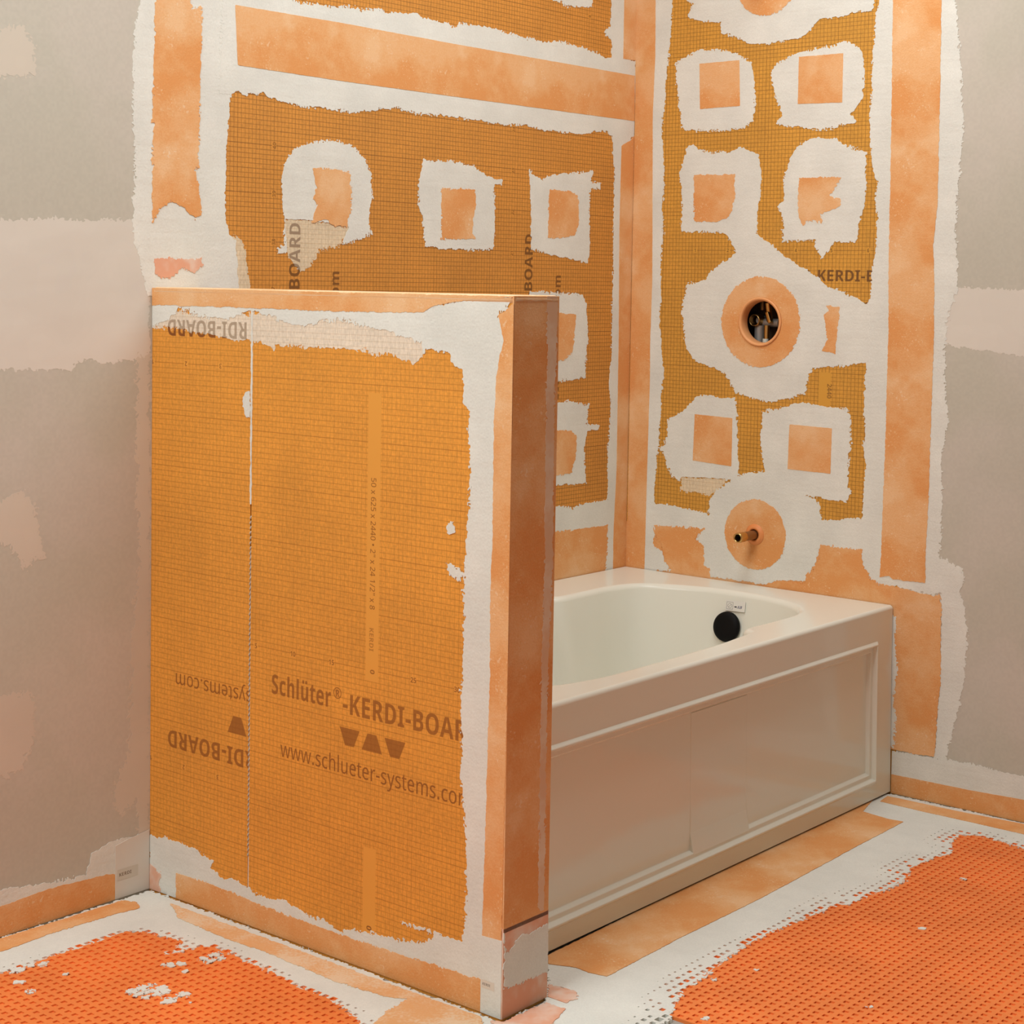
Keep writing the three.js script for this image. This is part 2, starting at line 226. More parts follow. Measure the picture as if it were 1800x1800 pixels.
// A thin sheet of real thickness with a torn or feathered outline: the outline is a field (traced ring + noise), contoured on a fine grid.
function sheet(plane, rings, o = {}) {
  const { h0 = 0, h1 = 0.001, cell = 0.002, rag = 1, seed = 7, field, lim, cut } = o;
  const top = h1 + (o.exact ? 0 : (layer++ % 40) * 4e-6);
  let x0 = 1e9, y0 = 1e9, x1 = -1e9, y1 = -1e9;
  for (const r of rings) for (const [x, y] of r) { x0 = Math.min(x0, x); x1 = Math.max(x1, x); y0 = Math.min(y0, y); y1 = Math.max(y1, y); }
  x0 -= 0.012; y0 -= 0.012; x1 += 0.012; y1 += 0.012;
  const nx = Math.ceil((x1 - x0) / cell), ny = Math.ceil((y1 - y0) / cell), g = new Float32Array((nx + 1) * (ny + 1));
  for (let j = 0; j <= ny; j++) for (let i = 0; i <= nx; i++) {
    const x = x0 + i * cell, y = y0 + j * cell;
    let d = -1e9;
    for (const r of rings) d = Math.max(d, signedDistance(x, y, r));
    if (rag && Math.abs(d) < 0.03) {
      const s = seed * 31;
      if (rag > 0.45) { const e = smooth(0.4, 0.62, fbm(x / 0.05 + 7, y / 0.05, s + 9, 2)) * (1 - smooth(0.002, 0.013, Math.abs(d))); d += rag * e * (0.011 * (vnoise(x / 0.0026, y / 0.0026, s + 11) - 0.5) + 0.006 * (vnoise(x / 0.0016, y / 0.006, s + 12) - 0.5)); }
      d += rag * (0.0052 * (fbm(x / 0.028, y / 0.028, s, 3) - 0.5) + 0.0036 * (vnoise(x / 0.006, y / 0.006, s + 5) - 0.5) + 0.0042 * ((vnoise(x / 0.012, y / 0.0032, s + 6) + vnoise(x / 0.0032, y / 0.012, s + 8)) - 1));
    }
    if (cut) for (const r of cut) d = Math.min(d, -signedDistance(x, y, r) + 0.003 * (vnoise(x / 0.004, y / 0.004, seed) - 0.5));
    if (field) d = field(x, y, d);
    if (lim) { d = Math.min(d, x - lim[0], lim[2] - x, y - lim[1], lim[3] - y); }
    g[j * (nx + 1) + i] = i === 0 || j === 0 || i === nx || j === ny ? -1 : d === 0 ? 1e-7 : d;
  }
  const pos = [], nor = [], uv = [];
  const vert = (x, y, h, a, b, c) => { pos.push(x, y, h); nor.push(a, b, c); uv.push(x, y); };
  const quadTop = (a, b, c, d) => { for (const [x, y] of [a, b, c, a, c, d]) vert(x, y, top, 0, 0, 1); };
  const wall = (p, q) => {   // p -> q with the sheet on the left
    const dx = q[0] - p[0], dy = q[1] - p[1], l = Math.hypot(dx, dy) || 1, a = dy / l, b = -dx / l;
    vert(p[0], p[1], top, a, b, 0); vert(p[0], p[1], h0, a, b, 0); vert(q[0], q[1], h0, a, b, 0);
    vert(p[0], p[1], top, a, b, 0); vert(q[0], q[1], h0, a, b, 0); vert(q[0], q[1], top, a, b, 0);
  };
  for (let j = 0; j < ny; j++) {
    let run = -1;
    const flush = (i) => { if (run >= 0) { const xa = x0 + run * cell, xb = x0 + i * cell, ya = y0 + j * cell, yb = ya + cell; quadTop([xa, ya], [xb, ya], [xb, yb], [xa, yb]); run = -1; } };
    for (let i = 0; i < nx; i++) {
      const k = j * (nx + 1) + i, v = [g[k], g[k + 1], g[k + nx + 2], g[k + nx + 1]], c = v.map((q) => q > 0), n = c.filter(Boolean).length;
      if (n === 4) { if (run < 0) run = i; continue; }
      flush(i);
      if (!n) continue;
      const X = x0 + i * cell, Y = y0 + j * cell, P = [[X, Y], [X + cell, Y], [X + cell, Y + cell], [X, Y + cell]], poly = [], cut = [];
      for (let m = 0; m < 4; m++) {
        const q = (m + 1) % 4;
        if (c[m]) poly.push(P[m]);
        if (c[m] !== c[q]) { const t = v[m] / (v[m] - v[q]), e = [lerp(P[m][0], P[q][0], t), lerp(P[m][1], P[q][1], t)]; poly.push(e); cut.push([e, c[m]]); }
      }
      for (let m = 1; m + 1 < poly.length; m++) for (const p of [poly[0], poly[m], poly[m + 1]]) vert(p[0], p[1], top, 0, 0, 1);
      for (let m = 0; m < cut.length; m++) if (cut[m][1]) wall(cut[m][0], cut[(m + 1) % cut.length][0]);
    }
    flush(nx);
  }
  const geo = new THREE.BufferGeometry();
  geo.setAttribute('position', new THREE.Float32BufferAttribute(pos, 3));
  geo.setAttribute('normal', new THREE.Float32BufferAttribute(nor, 3));
  geo.setAttribute('uv', new THREE.Float32BufferAttribute(uv, 2));
  return geo.applyMatrix4(PL[plane]);
}
// an edge feathered out over a rough face, as grains
const feather = (amp, seed, where = () => 1) => (x, y, d) => d + amp * where(x, y) * (0.6 * vnoise(x / 0.0032, y / 0.0032, seed) + 0.4 * vnoise(x / 0.012, y / 0.012, seed + 1) - 0.5);
// A cleanly cut flat piece: extruded outline, uv in metres on its face.
function slab(plane, pts, h0, h1, holes = [], bevel = 0) {
  const s = new THREE.Shape(pts.map(([x, y]) => new THREE.Vector2(x, y)));
  for (const h of holes) s.holes.push(new THREE.Path(h.map(([x, y]) => new THREE.Vector2(x, y))));
  const g = new THREE.ExtrudeGeometry(s, { depth: h1 - h0 - bevel, bevelEnabled: bevel > 0, bevelThickness: bevel, bevelSize: bevel, bevelOffset: -bevel, bevelSegments: 2, steps: 1, curveSegments: 8 });
  g.translate(0, 0, h0);
  return g.applyMatrix4(PL[plane]);
}
const rect = (x0, y0, x1, y1) => [[x0, y0], [x1, y0], [x1, y1], [x0, y1]];
const circle = (cx, cy, r, n = 64) => Array.from({ length: n }, (_, i) => [cx + r * Math.cos(i / n * 2 * Math.PI), cy + r * Math.sin(i / n * 2 * Math.PI)]);

// ------------------------------------------------------------------ naming
const used = {};
const numbered = (n) => { used[n] = (used[n] ?? 0) + 1; return used[n] === 1 ? n : n + '_' + String(used[n] - 1).padStart(3, '0'); };
function part(parent, name, geo, mat, label) {
  const m = new THREE.Mesh(geo, mat); m.name = numbered(name); m.castShadow = m.receiveShadow = true;
  if (label) m.userData.label = label;
  parent.add(m); return m;
}
function thing(name, label, category, group) {
  const o = new THREE.Group(); o.name = numbered(name); o.userData = { label, category };
  if (group) o.userData.group = group;
  scene.add(o); return o;
}
function structure(name, geo, mat) { const m = new THREE.Mesh(geo, mat); m.name = name; m.userData.kind = 'structure'; m.castShadow = m.receiveShadow = true; scene.add(m); return m; }
function grounded(o) {   // puts the group's origin at the thing's base
  const b = new THREE.Box3();
  o.traverse((m) => { if (m.isMesh) { m.geometry.computeBoundingBox(); b.union(m.geometry.boundingBox); } });
  const c = b.getCenter(V3(0, 0, 0)); c.y = b.min.y;
  o.traverse((m) => { if (m.isMesh) m.geometry.translate(-c.x, -c.y, -c.z); });
  o.position.copy(c); return o;
}
const box = (x0, y0, z0, x1, y1, z1) => new THREE.BoxGeometry(x1 - x0, y1 - y0, z1 - z0).translate((x0 + x1) / 2, (y0 + y1) / 2, (z0 + z1) / 2);

// ------------------------------------------------------------------ printed boards: grid, rulers, lettering (flat print)
function boardPrint(x0, y0, x1, y1, o, draw) {
  const w = x1 - x0, h = y1 - y0, s = Math.min(2040 / w, 2040 / h, 1400), W = Math.round(w * s), Hh = Math.round(h * s);
  const cv = document.createElement('canvas'); cv.width = W; cv.height = Hh;
  const c = cv.getContext('2d');
  c.fillStyle = o.base; c.fillRect(0, 0, W, Hh);
  const P = (x, y) => [(x - x0) * s, (y1 - y) * s];
  const img = c.getImageData(0, 0, W, Hh), d = img.data;
  for (let y = 0; y < Hh; y++) for (let x = 0; x < W; x++) {
    const i = (y * W + x) * 4, X = x / s, Y = y / s, k = 1 + (fbm(X / 0.12, Y / 0.12, o.seed, 3) - 0.5) * 0.1 + (vnoise(X / 0.0018, Y / 0.0045, o.seed + 3) - 0.5) * 0.1 + (vnoise(X / 0.006, Y / 0.0012, o.seed + 4) - 0.5) * 0.05;
    d[i] *= k; d[i + 1] *= k; d[i + 2] *= k;
  }
  c.putImageData(img, 0, 0);
  const line = (xa, ya, xb, yb, width, alpha) => { c.strokeStyle = 'rgba(' + o.ink + ',' + alpha + ')'; c.lineWidth = width * s; c.beginPath(); c.moveTo(...P(xa, ya)); c.lineTo(...P(xb, yb)); c.stroke(); };
  const r = rng(o.seed * 77);
  for (let k = Math.ceil((x0 - o.gx) / 0.01); o.gx + k * 0.01 < x1; k++) { const x = o.gx + k * 0.01, ten = k % 10 === 0; line(x, y0, x, y1, 0.0011, (ten ? 1.45 : 0.8 + r() * 0.35) * o.vert); }
  for (let k = Math.ceil((y0 - o.gy) / 0.01); o.gy + k * 0.01 < y1; k++) { const y = o.gy + k * 0.01, ten = k % 10 === 0; line(x0, y, x1, y, 0.0011, (ten ? 1.5 : 0.8 + r() * 0.35) * o.hor); }
  const pen = {
    text(str, x, y, cap, { turn = 0, align = 'left', alpha = 0.62, width = 0, bold = true } = {}) {
      c.save(); c.translate(...P(x, y)); c.rotate(turn);
      c.font = (bold ? 'bold ' : '') + '100px sans-serif'; c.fillStyle = 'rgba(' + o.letters + ',' + alpha + ')'; c.textAlign = 'left';
      const k = cap * s / 72, mw = c.measureText(str).width, kx = width ? width * s / mw : k;
      c.scale(kx, k); c.fillText(str, align === 'right' ? -mw : align === 'center' ? -mw / 2 : 0, 0); c.restore();
    },
    blank(xa, ya, xb, yb) { c.fillStyle = o.blank ?? o.base; const [px, py] = P(xa, yb); c.fillRect(px, py, (xb - xa) * s, (yb - ya) * s); },
    numeral(str, x, y, turn = 0) { pen.blank(x - 0.006, y - 0.006, x + 0.006, y + 0.006); pen.text(str, x + 0.0055 * Math.sin(turn) * -1, y - 0.0045 * Math.cos(turn), 0.009, { turn, align: 'center', alpha: 0.75 }); },
    logo(x, y, size, turn = 0) {   // three rounded trapezia side by side, the middle one the other way up
      c.save(); c.translate(...P(x, y)); c.rotate(turn); c.fillStyle = 'rgba(' + o.letters + ',0.6)'; c.strokeStyle = c.fillStyle; c.lineJoin = 'round';
      const q = size * s;
      for (let k = -1; k <= 1; k++) {
        const up = k === 0 ? -1 : 1, cx = k * q * 1.02, a = 0.46 * q, b = 0.2 * q, hh = 0.29 * q;
        c.beginPath(); c.moveTo(cx - a, -up * hh); c.lineTo(cx + a, -up * hh); c.lineTo(cx + b, up * hh); c.lineTo(cx - b, up * hh); c.closePath(); c.fill();
      }
      c.restore();
    },
  };
  if (draw) draw(pen);
  const t = new THREE.CanvasTexture(cv); t.colorSpace = THREE.SRGBColorSpace; t.wrapS = t.wrapT = THREE.ClampToEdgeWrapping;
  t.repeat.set(1 / w, 1 / h); t.offset.set(-x0 / w, -y0 / h);
  return std({ map: t, roughness: 0.8 });
}
const NAME = 'Schlüter®-KERDI-BOARD', WEB = 'www.schlueter-systems.com';

// ------------------------------------------------------------------ the room
const XJ = -1.545, ZJ = 0.81, BT = 0.0125, RX = -4.7, RZ = 3.7, CH = 2.62;
const floor = structure('floor', box(RX - 0.12, -0.1, -0.12, 0.14, 0, RZ + 0.12), M.concrete);
structure('ceiling', box(RX - 0.12, CH, -0.12, 0.14, CH + 0.1, RZ + 0.12), M.white);
structure('wall_left', box(RX - 0.12, 0, -0.12, RX, CH, RZ + 0.12), M.drywall);
structure('wall_front', box(RX, 0, RZ, 0.14, CH, RZ + 0.12), M.drywall);
const wallBack = structure('wall_back', box(RX, 0, -0.12, 0.14, CH, -BT), M.white);
const VALVE = [0.403, 1.131], SPOUT = [0.403, 0.591], ARM = [0.397, 1.986];
const wallRight = structure('wall_right', merged([slab('V', rect(-BT, 0, RZ, CH), -0.09, -BT, [rect(0.28, 0.98, 0.52, 1.28), circle(...SPOUT, 0.02)]), slab('V', rect(-BT, 0, RZ, CH), -0.14, -0.09)]), M.wood);
part(wallBack, 'drywall_panel', slab('B', rect(RX, 0, XJ - 0.0006, CH), -BT, 0), M.drywall);
const bOpt = { base: '#d08d3a', ink: '92,52,10', letters: '104,62,14', blank: '#d49038', gx: -1.284, gy: 1.496, hor: 0.5, vert: 0.42, seed: 5 };
const bPrint = (p) => {
  for (const [xa, xb, yEnd] of [[-1.207, -1.09, 1.34], [-0.42, -0.305, 1.342]]) { p.text(NAME, xa, yEnd, 0.031, { turn: -Math.PI / 2, align: 'right', alpha: 0.8 }); p.text(WEB, xb, yEnd - 0.1, 0.027, { turn: -Math.PI / 2, align: 'right', alpha: 0.75 }); }
  for (let k = 0; k < 6; k++) { p.numeral(String(40 - k), -1.284, 1.496 - 0.1 * k, -Math.PI / 2); p.numeral(String(24 - k), -0.502, 1.5914 - 0.1 * k, -Math.PI / 2); }
};
part(wallBack, 'backer_board', slab('B', rect(XJ, 0, -0.0006, 1.7115), -BT, 0), boardPrint(XJ, 0.3, 0, 1.7115, bOpt, bPrint), 'orange grid-printed foam board, lower panel of the alcove back wall');
part(wallBack, 'backer_board', slab('B', rect(XJ, 1.7125, -0.0006, CH), -BT, 0), boardPrint(XJ, 1.7125, 0, 2.62, { ...bOpt, seed: 6, gx: -0.106 }, (p) => { p.numeral('9', -0.205, 1.902, -Math.PI / 2); }), 'orange grid-printed foam board, upper panel of the alcove back wall');
const vOpt = { base: '#d0963a', ink: '96,56,10', letters: '100,64,26', blank: '#d49a3a', gx: 0.202, gy: 1.311, hor: 0.44, vert: 0.46, seed: 9 };
const vHoles = [circle(...VALVE, 0.0605), circle(...SPOUT, 0.016), circle(...ARM, 0.016)];
part(wallRight, 'backer_board', slab('V', rect(0.0006, 0, ZJ, CH), -BT, 0, vHoles), boardPrint(0, 0.3, ZJ, 2.1, vOpt, (p) => {
  p.text(NAME, 0.557 - 0.21, 1.236, 0.0275, { alpha: 0.85, width: 0.485 }); p.text(WEB, 0.37, 1.17, 0.022, { alpha: 0.8 });
  for (let k = 0; k < 6; k++) p.numeral(String(k + 1), 0.202 + 0.0992 * k, 1.311);
  p.blank(0.574, 0.93, 0.607, 1.012); p.text('2440', 0.597, 0.985, 0.012, { turn: Math.PI / 2, alpha: 0.6 });
}), 'orange grid-printed foam board behind the valve');
part(wallRight, 'drywall_panel', slab('V', rect(ZJ + 0.0006, 0, RZ, CH), -BT, 0), M.drywall);
for (const n of ['bComp1', 'bComp2', 'bComp3', 'bComp4', 'bComp5']) part(wallBack, 'joint_compound', sheet('B', [ring(n)], { h1: 0.0002, rag: 0.4, seed: 3, field: feather(n === 'bComp1' ? 0.016 : 0.03, 33) }), n === 'bComp1' ? M.compound : M.compoundThin);
part(wallRight, 'joint_compound', sheet('V', [ring('vComp1')], { h1: 0.0002, rag: 0.4, seed: 4, field: feather(0.014, 34) }), M.compound);

// where the thinset is only a wiped film, the print shows through it faintly
const filmOf = (o) => ({ ...o, base: '#dbc8aa', blank: '#dbc8aa', ink: '160,118,74', letters: '140,116,94', hor: o.hor * 0.5, vert: o.vert * 0.45 });
const bFilm = boardPrint(-1.45, 1.15, -1.05, 1.4, filmOf(bOpt), bPrint), vFilm = boardPrint(0.1, 0.6, 0.5, 0.8, filmOf(vOpt));
// ------------------------------------------------------------------ membrane strips, patches and seals with their thinset
const mudOn = (o, plane, names, opt = {}) => part(o, 'thinset', sheet(plane, names.map(ring), { seed: layer + 11, cell: 0.0018, ...opt }), M.mud);
const tape = (o, plane, name, opt = {}) => part(o, 'membrane', sheet(plane, [ring(name)], { h0: 0.0002, h1: 0.0016, rag: 0.22, cell: 0.0022, seed: layer + 51, ...opt }), M.fleece);
{
  let o = thing('membrane_strip', 'wide upright orange membrane strip between grey drywall and the orange board above the half wall', 'tape');
  mudOn(o, 'B', ['bMudA'], { h1: 0.0006, rag: 0.6, field: feather(0.012, 35, (x) => 1 - smooth(-1.625, -1.6, x)) }); tape(o, 'B', 'bStripA', { rag: 0.8 });
  part(o, 'membrane', sheet('B', [ring('bStripAPink')], { h0: 0.0002, h1: 0.0014, rag: 0.8 }), M.pink, 'pinkish end smeared over with thinset');
  part(o, 'skim_coat', sheet('B', [ring('bSkim1')], { h1: 0.0003, cell: 0.0012, seed: 71 }), bFilm, 'thin smear with the grid showing through');
  grounded(o);
  o = thing('membrane_strip', 'long level orange membrane strip across the alcove back wall between two boards', 'tape');
  mudOn(o, 'B', ['bMudH'], { rag: 1.15 }); tape(o, 'B', 'bStripH', { rag: 0.1 }); grounded(o);
  o = thing('membrane_strip', 'orange membrane strip folded into the upright corner of the alcove', 'tape');
  mudOn(o, 'B', ['bMudCorner'], { lim: [-2, 0.4572, -0.0005, 3] }); mudOn(o, 'V', ['vMudCorner'], { lim: [0.0012, 0.4572, 2, 3] });
  tape(o, 'B', 'bCornerTop', { rag: 0.15, lim: [-2, 0.457, 0.0, 3] }); tape(o, 'B', 'bCornerLow', { rag: 0.15, lim: [-2, 0.457, 0.0, 3] }); tape(o, 'V', 'vCorner', { rag: 0.12, lim: [0.0012, 0.457, 2, 3] });
  grounded(o);
  o = thing('membrane_strip', 'orange membrane strip along the back wall just above the far tub rim', 'tape');
  mudOn(o, 'B', ['bMudLow'], { lim: [-2, 0.4572, -0.0005, 3] }); part(o, 'membrane_base', slab('B', rect(-1.45, 0.457, -0.0006, 0.59), 0, 0.0004), M.fleece); tape(o, 'B', 'bStripLow', { rag: 0.6, lim: [-2, 0.457, -0.0003, 3] }); grounded(o);
  o = thing('membrane_strip', 'orange membrane strip behind the faucet-end tub rim, broken by the round spout seal', 'tape');
  mudOn(o, 'V', ['vMudLowL', 'vMudLowR'], { lim: [0.002, 0.4572, 2, 3] }); part(o, 'membrane_base', slab('V', rect(0.0018, 0.457, ZJ - 0.03, 0.585), 0, 0.0004), M.fleece); tape(o, 'V', 'vStripLowL', { rag: 0.9, lim: [0.002, 0.457, 2, 3] }); tape(o, 'V', 'vStripLowR', { rag: 0.9, lim: [0.002, 0.457, 2, 3] }); grounded(o);
  o = thing('membrane_strip', 'tall upright orange membrane strip between the valve board and the right drywall', 'tape');
  mudOn(o, 'V', ['vMudBig'], { h1: 0.0007, rag: 0.8, field: feather(0.012, 36, (x) => smooth(0.865, 0.9, x)) }); tape(o, 'V', 'vStripBig', { rag: 0.35 }); grounded(o);
  o = thing('membrane_strip', 'short upright orange membrane strip beside the front corner of the tub', 'tape');
  tape(o, 'V', 'vStripLow2', { rag: 0.5 }); part(o, 'thinset', sheet('V', [ring('vMudGap')], { h0: 0.0012, h1: 0.0022, rag: 1, cell: 0.0014, seed: 91 }), M.mud); grounded(o);
  o = thing('membrane_strip', 'orange membrane strip folded along the foot of the right drywall', 'tape');
  mudOn(o, 'V', ['vBaseMud'], { h0: 0.0003, h1: 0.0012, rag: 0.6, lim: [0.8, 0.0059, 3, 3] }); tape(o, 'V', 'vBase', { rag: 0.12, lim: [0.8, 0.0059, 3, 3] });
  tape(o, 'F', 'fStripRight', { h0: 0.0062, h1: 0.0072, rag: 0.2, lim: [-3, -3, -0.003, 0] }); grounded(o);
  o = thing('membrane_strip', 'orange membrane strip folded along the foot of the left drywall', 'tape');
  mudOn(o, 'B', ['bBaseMud'], { h0: 0.0003, h1: 0.0012, rag: 0.8, lim: [-3, 0.0059, -1.6025, 3] }); tape(o, 'B', 'bBase', { rag: 0.4, lim: [-3, 0.0059, -1.6025, 3] });
  tape(o, 'F', 'fStripLeft', { h0: 0.0062, h1: 0.0072, rag: 0.5, lim: [-3, -3, 0, -0.003] }); grounded(o);
  o = thing('membrane_strip', 'orange membrane strip on the floor along the front of the tub', 'tape');
  tape(o, 'F', 'fStripTub', { h0: 0.0062, h1: 0.0072, rag: 0.3, lim: [-3, -3, -0.003, 0] }); grounded(o);
}
const patches = [
  ['B', 'bSq0', 'bSq0Mud', 'orange patch high on the back wall above the level strip', 0],
  ['B', 'bSq1', 'bSq1Mud', 'square orange patch with a thinset drip beneath, first of three above the half wall', 'bSkim2'],
  ['B', 'bSq2', 'bSq2Mud', 'tall orange patch, middle one of the row of three above the half wall', 0],
  ['B', 'bSq3', 'bSq3Mud', 'narrow orange patch nearest the corner in the row above the half wall', 0],
  ['B', 'bSq4', 'bSq4Mud', 'orange patch on the back wall half hidden just beside the top of the half wall', 0],
  ['B', 'bSq5', 'bSq5Mud', 'smeared orange patch on the back wall half hidden by the half wall, nearest the tub', 0],
  ['V', 'vSq1', 'vSq1Mud', 'clean square orange patch in the top row above the valve, on the corner side', 0],
  ['V', 'vSq2', 'vSq2Mud', 'clean square orange patch in the top row above the valve, on the drywall side', 0],
  ['V', 'vSq3', 'vSq3Mud', 'square orange patch with a notched lower corner, directly above the round valve seal', 0],
  ['V', 'vSq4', 'vSq4Mud', 'orange patch half wiped over with white thinset, above the lettering', 0],
  ['V', 'vSq6', 'vSq6Mud', 'slightly tilted square orange patch below the valve, on the corner side', 'vSkim1'],
  ['V', 'vSq7', 'vSq7Mud', 'square orange patch below the valve, on the drywall side', 0],
];
for (const [pl, sq, mud, label, skim] of patches) {
  const o = thing('membrane_patch', label, 'patch', 'square membrane patches over the fixing screws');
  mudOn(o, pl, [mud], { cell: 0.0015, cut: skim ? [ring(skim)] : undefined });
  tape(o, pl, sq, { rag: /vSq[1267]$/.test(sq) ? 0.12 : 0.7, cell: 0.0014 });
  if (skim) part(o, 'skim_coat', sheet(pl, [ring(skim)], { h1: 0.0003, cell: 0.0011, seed: 71 }), pl === 'B' ? bFilm : vFilm, 'thin smear with the board showing through');
  grounded(o);
}
{
  const o = thing('membrane_patch', 'narrow upright sliver of orange patch in thinset close beside the round valve seal', 'patch', 'square membrane patches over the fixing screws');
  tape(o, 'V', 'vSq5', { rag: 0.6, cell: 0.0014 }); grounded(o);
}
function seal(label, [z, y], r, mud, hole, seed) {
  const o = thing('pipe_seal', label, 'pipe seal', 'round orange pipe seals');
  part(o, 'thinset', sheet('V', [ring(mud)], { seed, cell: 0.0016, field: (a, b, d) => Math.min(d, Math.hypot(a - z, b - y) - hole - 0.002), lim: [0.002, 0.4572, 2, 3] }), M.mud);
  part(o, 'membrane', sheet('V', [circle(z, y, r)], { seed, h0: 0.0002, h1: 0.0017, cell: 0.0014, rag: 0.5, field: (a, b, d) => Math.min(d, Math.hypot(a - z, b - y) - hole - 0.001) }), M.fleece);
  return o;
}
const turned = (pts, n = 48) => new THREE.LatheGeometry(pts.map(([r, h]) => new THREE.Vector2(r, h)), n);   // axis y
const ontoV = (g, z, y) => g.rotateZ(Math.PI / 2).translate(0, y, z);                                       // axis +y becomes -x, out of the right wall
{
  let o = seal('large round orange seal with a wide hole around the brass valve', VALVE, 0.1145, 'vValveMud', 0.061, 201);
  part(o, 'rubber_collar', ontoV(turned([[0.0602, -0.022], [0.0602, 0.001], [0.0618, 0.0022], [0.0615, 0.0048], [0.059, 0.0062], [0.056, 0.005], [0.0535, 0.001], [0.052, -0.022], [0.0602, -0.022]], 72), VALVE[1] === 0 ? 0 : VALVE[0], VALVE[1]), M.collar, 'raised orange rubber lip round the hole');
  grounded(o);
  o = seal('round orange seal with a brass pipe stub through its centre, just above the tub', SPOUT, 0.0895, 'vSpoutMud', 0.0165, 202);
  part(o, 'rubber_collar', ontoV(turned([[0.016, -0.002], [0.026, -0.0005], [0.027, 0.0022], [0.0235, 0.0034], [0.021, 0.0066], [0.0175, 0.0082], [0.0135, 0.0072], [0.0135, -0.002], [0.016, -0.002]]), SPOUT[0], SPOUT[1]), M.rubber, 'darker orange ringed rubber collar');
  grounded(o);
  o = seal('round orange seal cut by the top of the picture, above the patches', ARM, 0.0895, 'vTopMud', 0.0165, 203);
  part(o, 'rubber_collar', ontoV(turned([[0.016, -0.002], [0.026, -0.0005], [0.027, 0.0022], [0.021, 0.0066], [0.0135, 0.0072], [0.0135, -0.002], [0.016, -0.002]]), ARM[0], ARM[1]), M.rubber);
  grounded(o);
  o = thing('spout_pipe', 'short brass pipe stub sticking out of the round seal over the tub', 'pipe');
  const q = (pts) => ontoV(turned(pts, 32), SPOUT[0], SPOUT[1]);
  part(o, 'pipe', q([[0.0085, -0.08], [0.0115, -0.08], [0.0115, 0.058], [0.0085, 0.058]]), M.bronze, 'dull bronze pipe');
  part(o, 'thread_tip', q([[0.008, 0.04], [0.0126, 0.056], [0.0128, 0.06], [0.0128, 0.08], [0.0118, 0.084], [0.0092, 0.084], [0.0085, 0.08], [0.008, 0.04]]), M.brass, 'bright brass end');
  part(o, 'pipe_plug', q([[0, 0.062], [0.0086, 0.062], [0.0086, 0.06], [0, 0.06]]), M.black, 'black inside of the pipe mouth');
  grounded(o);
  o = thing('shower_arm_pipe', 'short brass pipe stub in the highest round seal', 'pipe');
  part(o, 'pipe', ontoV(turned([[0.0085, -0.08], [0.0115, -0.08], [0.0115, 0.05], [0.0085, 0.05], [0.0085, -0.08]], 32), ARM[0], ARM[1]), M.bronze); grounded(o);
  o = thing('shower_valve', 'brass shower valve body deep inside the round hole in the wall', 'valve');
  const cy = (r0, r1, h, n = 28) => new THREE.CylinderGeometry(r0, r1, h, n);
  part(o, 'cartridge_ring', turned([[0.0125, -0.014], [0.0155, -0.014], [0.016, 0.012], [0.0145, 0.014], [0.0125, 0.013], [0.0125, -0.014]], 40).rotateZ(Math.PI / 2).translate(0.05, 1.134, 0.362), M.brass, 'open brass ring');
  part(o, 'valve_body', merged([cy(0.013, 0.013, 0.05).translate(0.058, 1.096, 0.366), cy(0.0105, 0.012, 0.03).rotateZ(Math.PI / 2).translate(0.072, 1.134, 0.366), cy(0.011, 0.011, 0.06).rotateX(Math.PI / 2).translate(0.066, 1.128, 0.39)]), M.greyMetal, 'grey lower body');
  part(o, 'side_stop', merged([cy(0.0075, 0.0075, 0.036).translate(0.05, 1.104, 0.392), cy(0.009, 0.0085, 0.05).rotateZ(0.25).translate(0.055, 1.156, 0.394), new RoundedBoxGeometry(0.012, 0.03, 0.009, 2, 0.002).rotateX(-0.35).translate(0.046, 1.142, 0.4)]), M.brass);
  part(o, 'bolt', cy(0.0085, 0.0085, 0.009, 6).translate(0.047, 1.083, 0.391), M.acrylic, 'pale hexagon bolt');
  part(o, 'supply_pipe', merged([cy(0.008, 0.008, 0.22).translate(0.072, 1.13, 0.43), cy(0.008, 0.008, 0.1).translate(0.07, 1.21, 0.366)]), M.bronze);
  grounded(o);
}

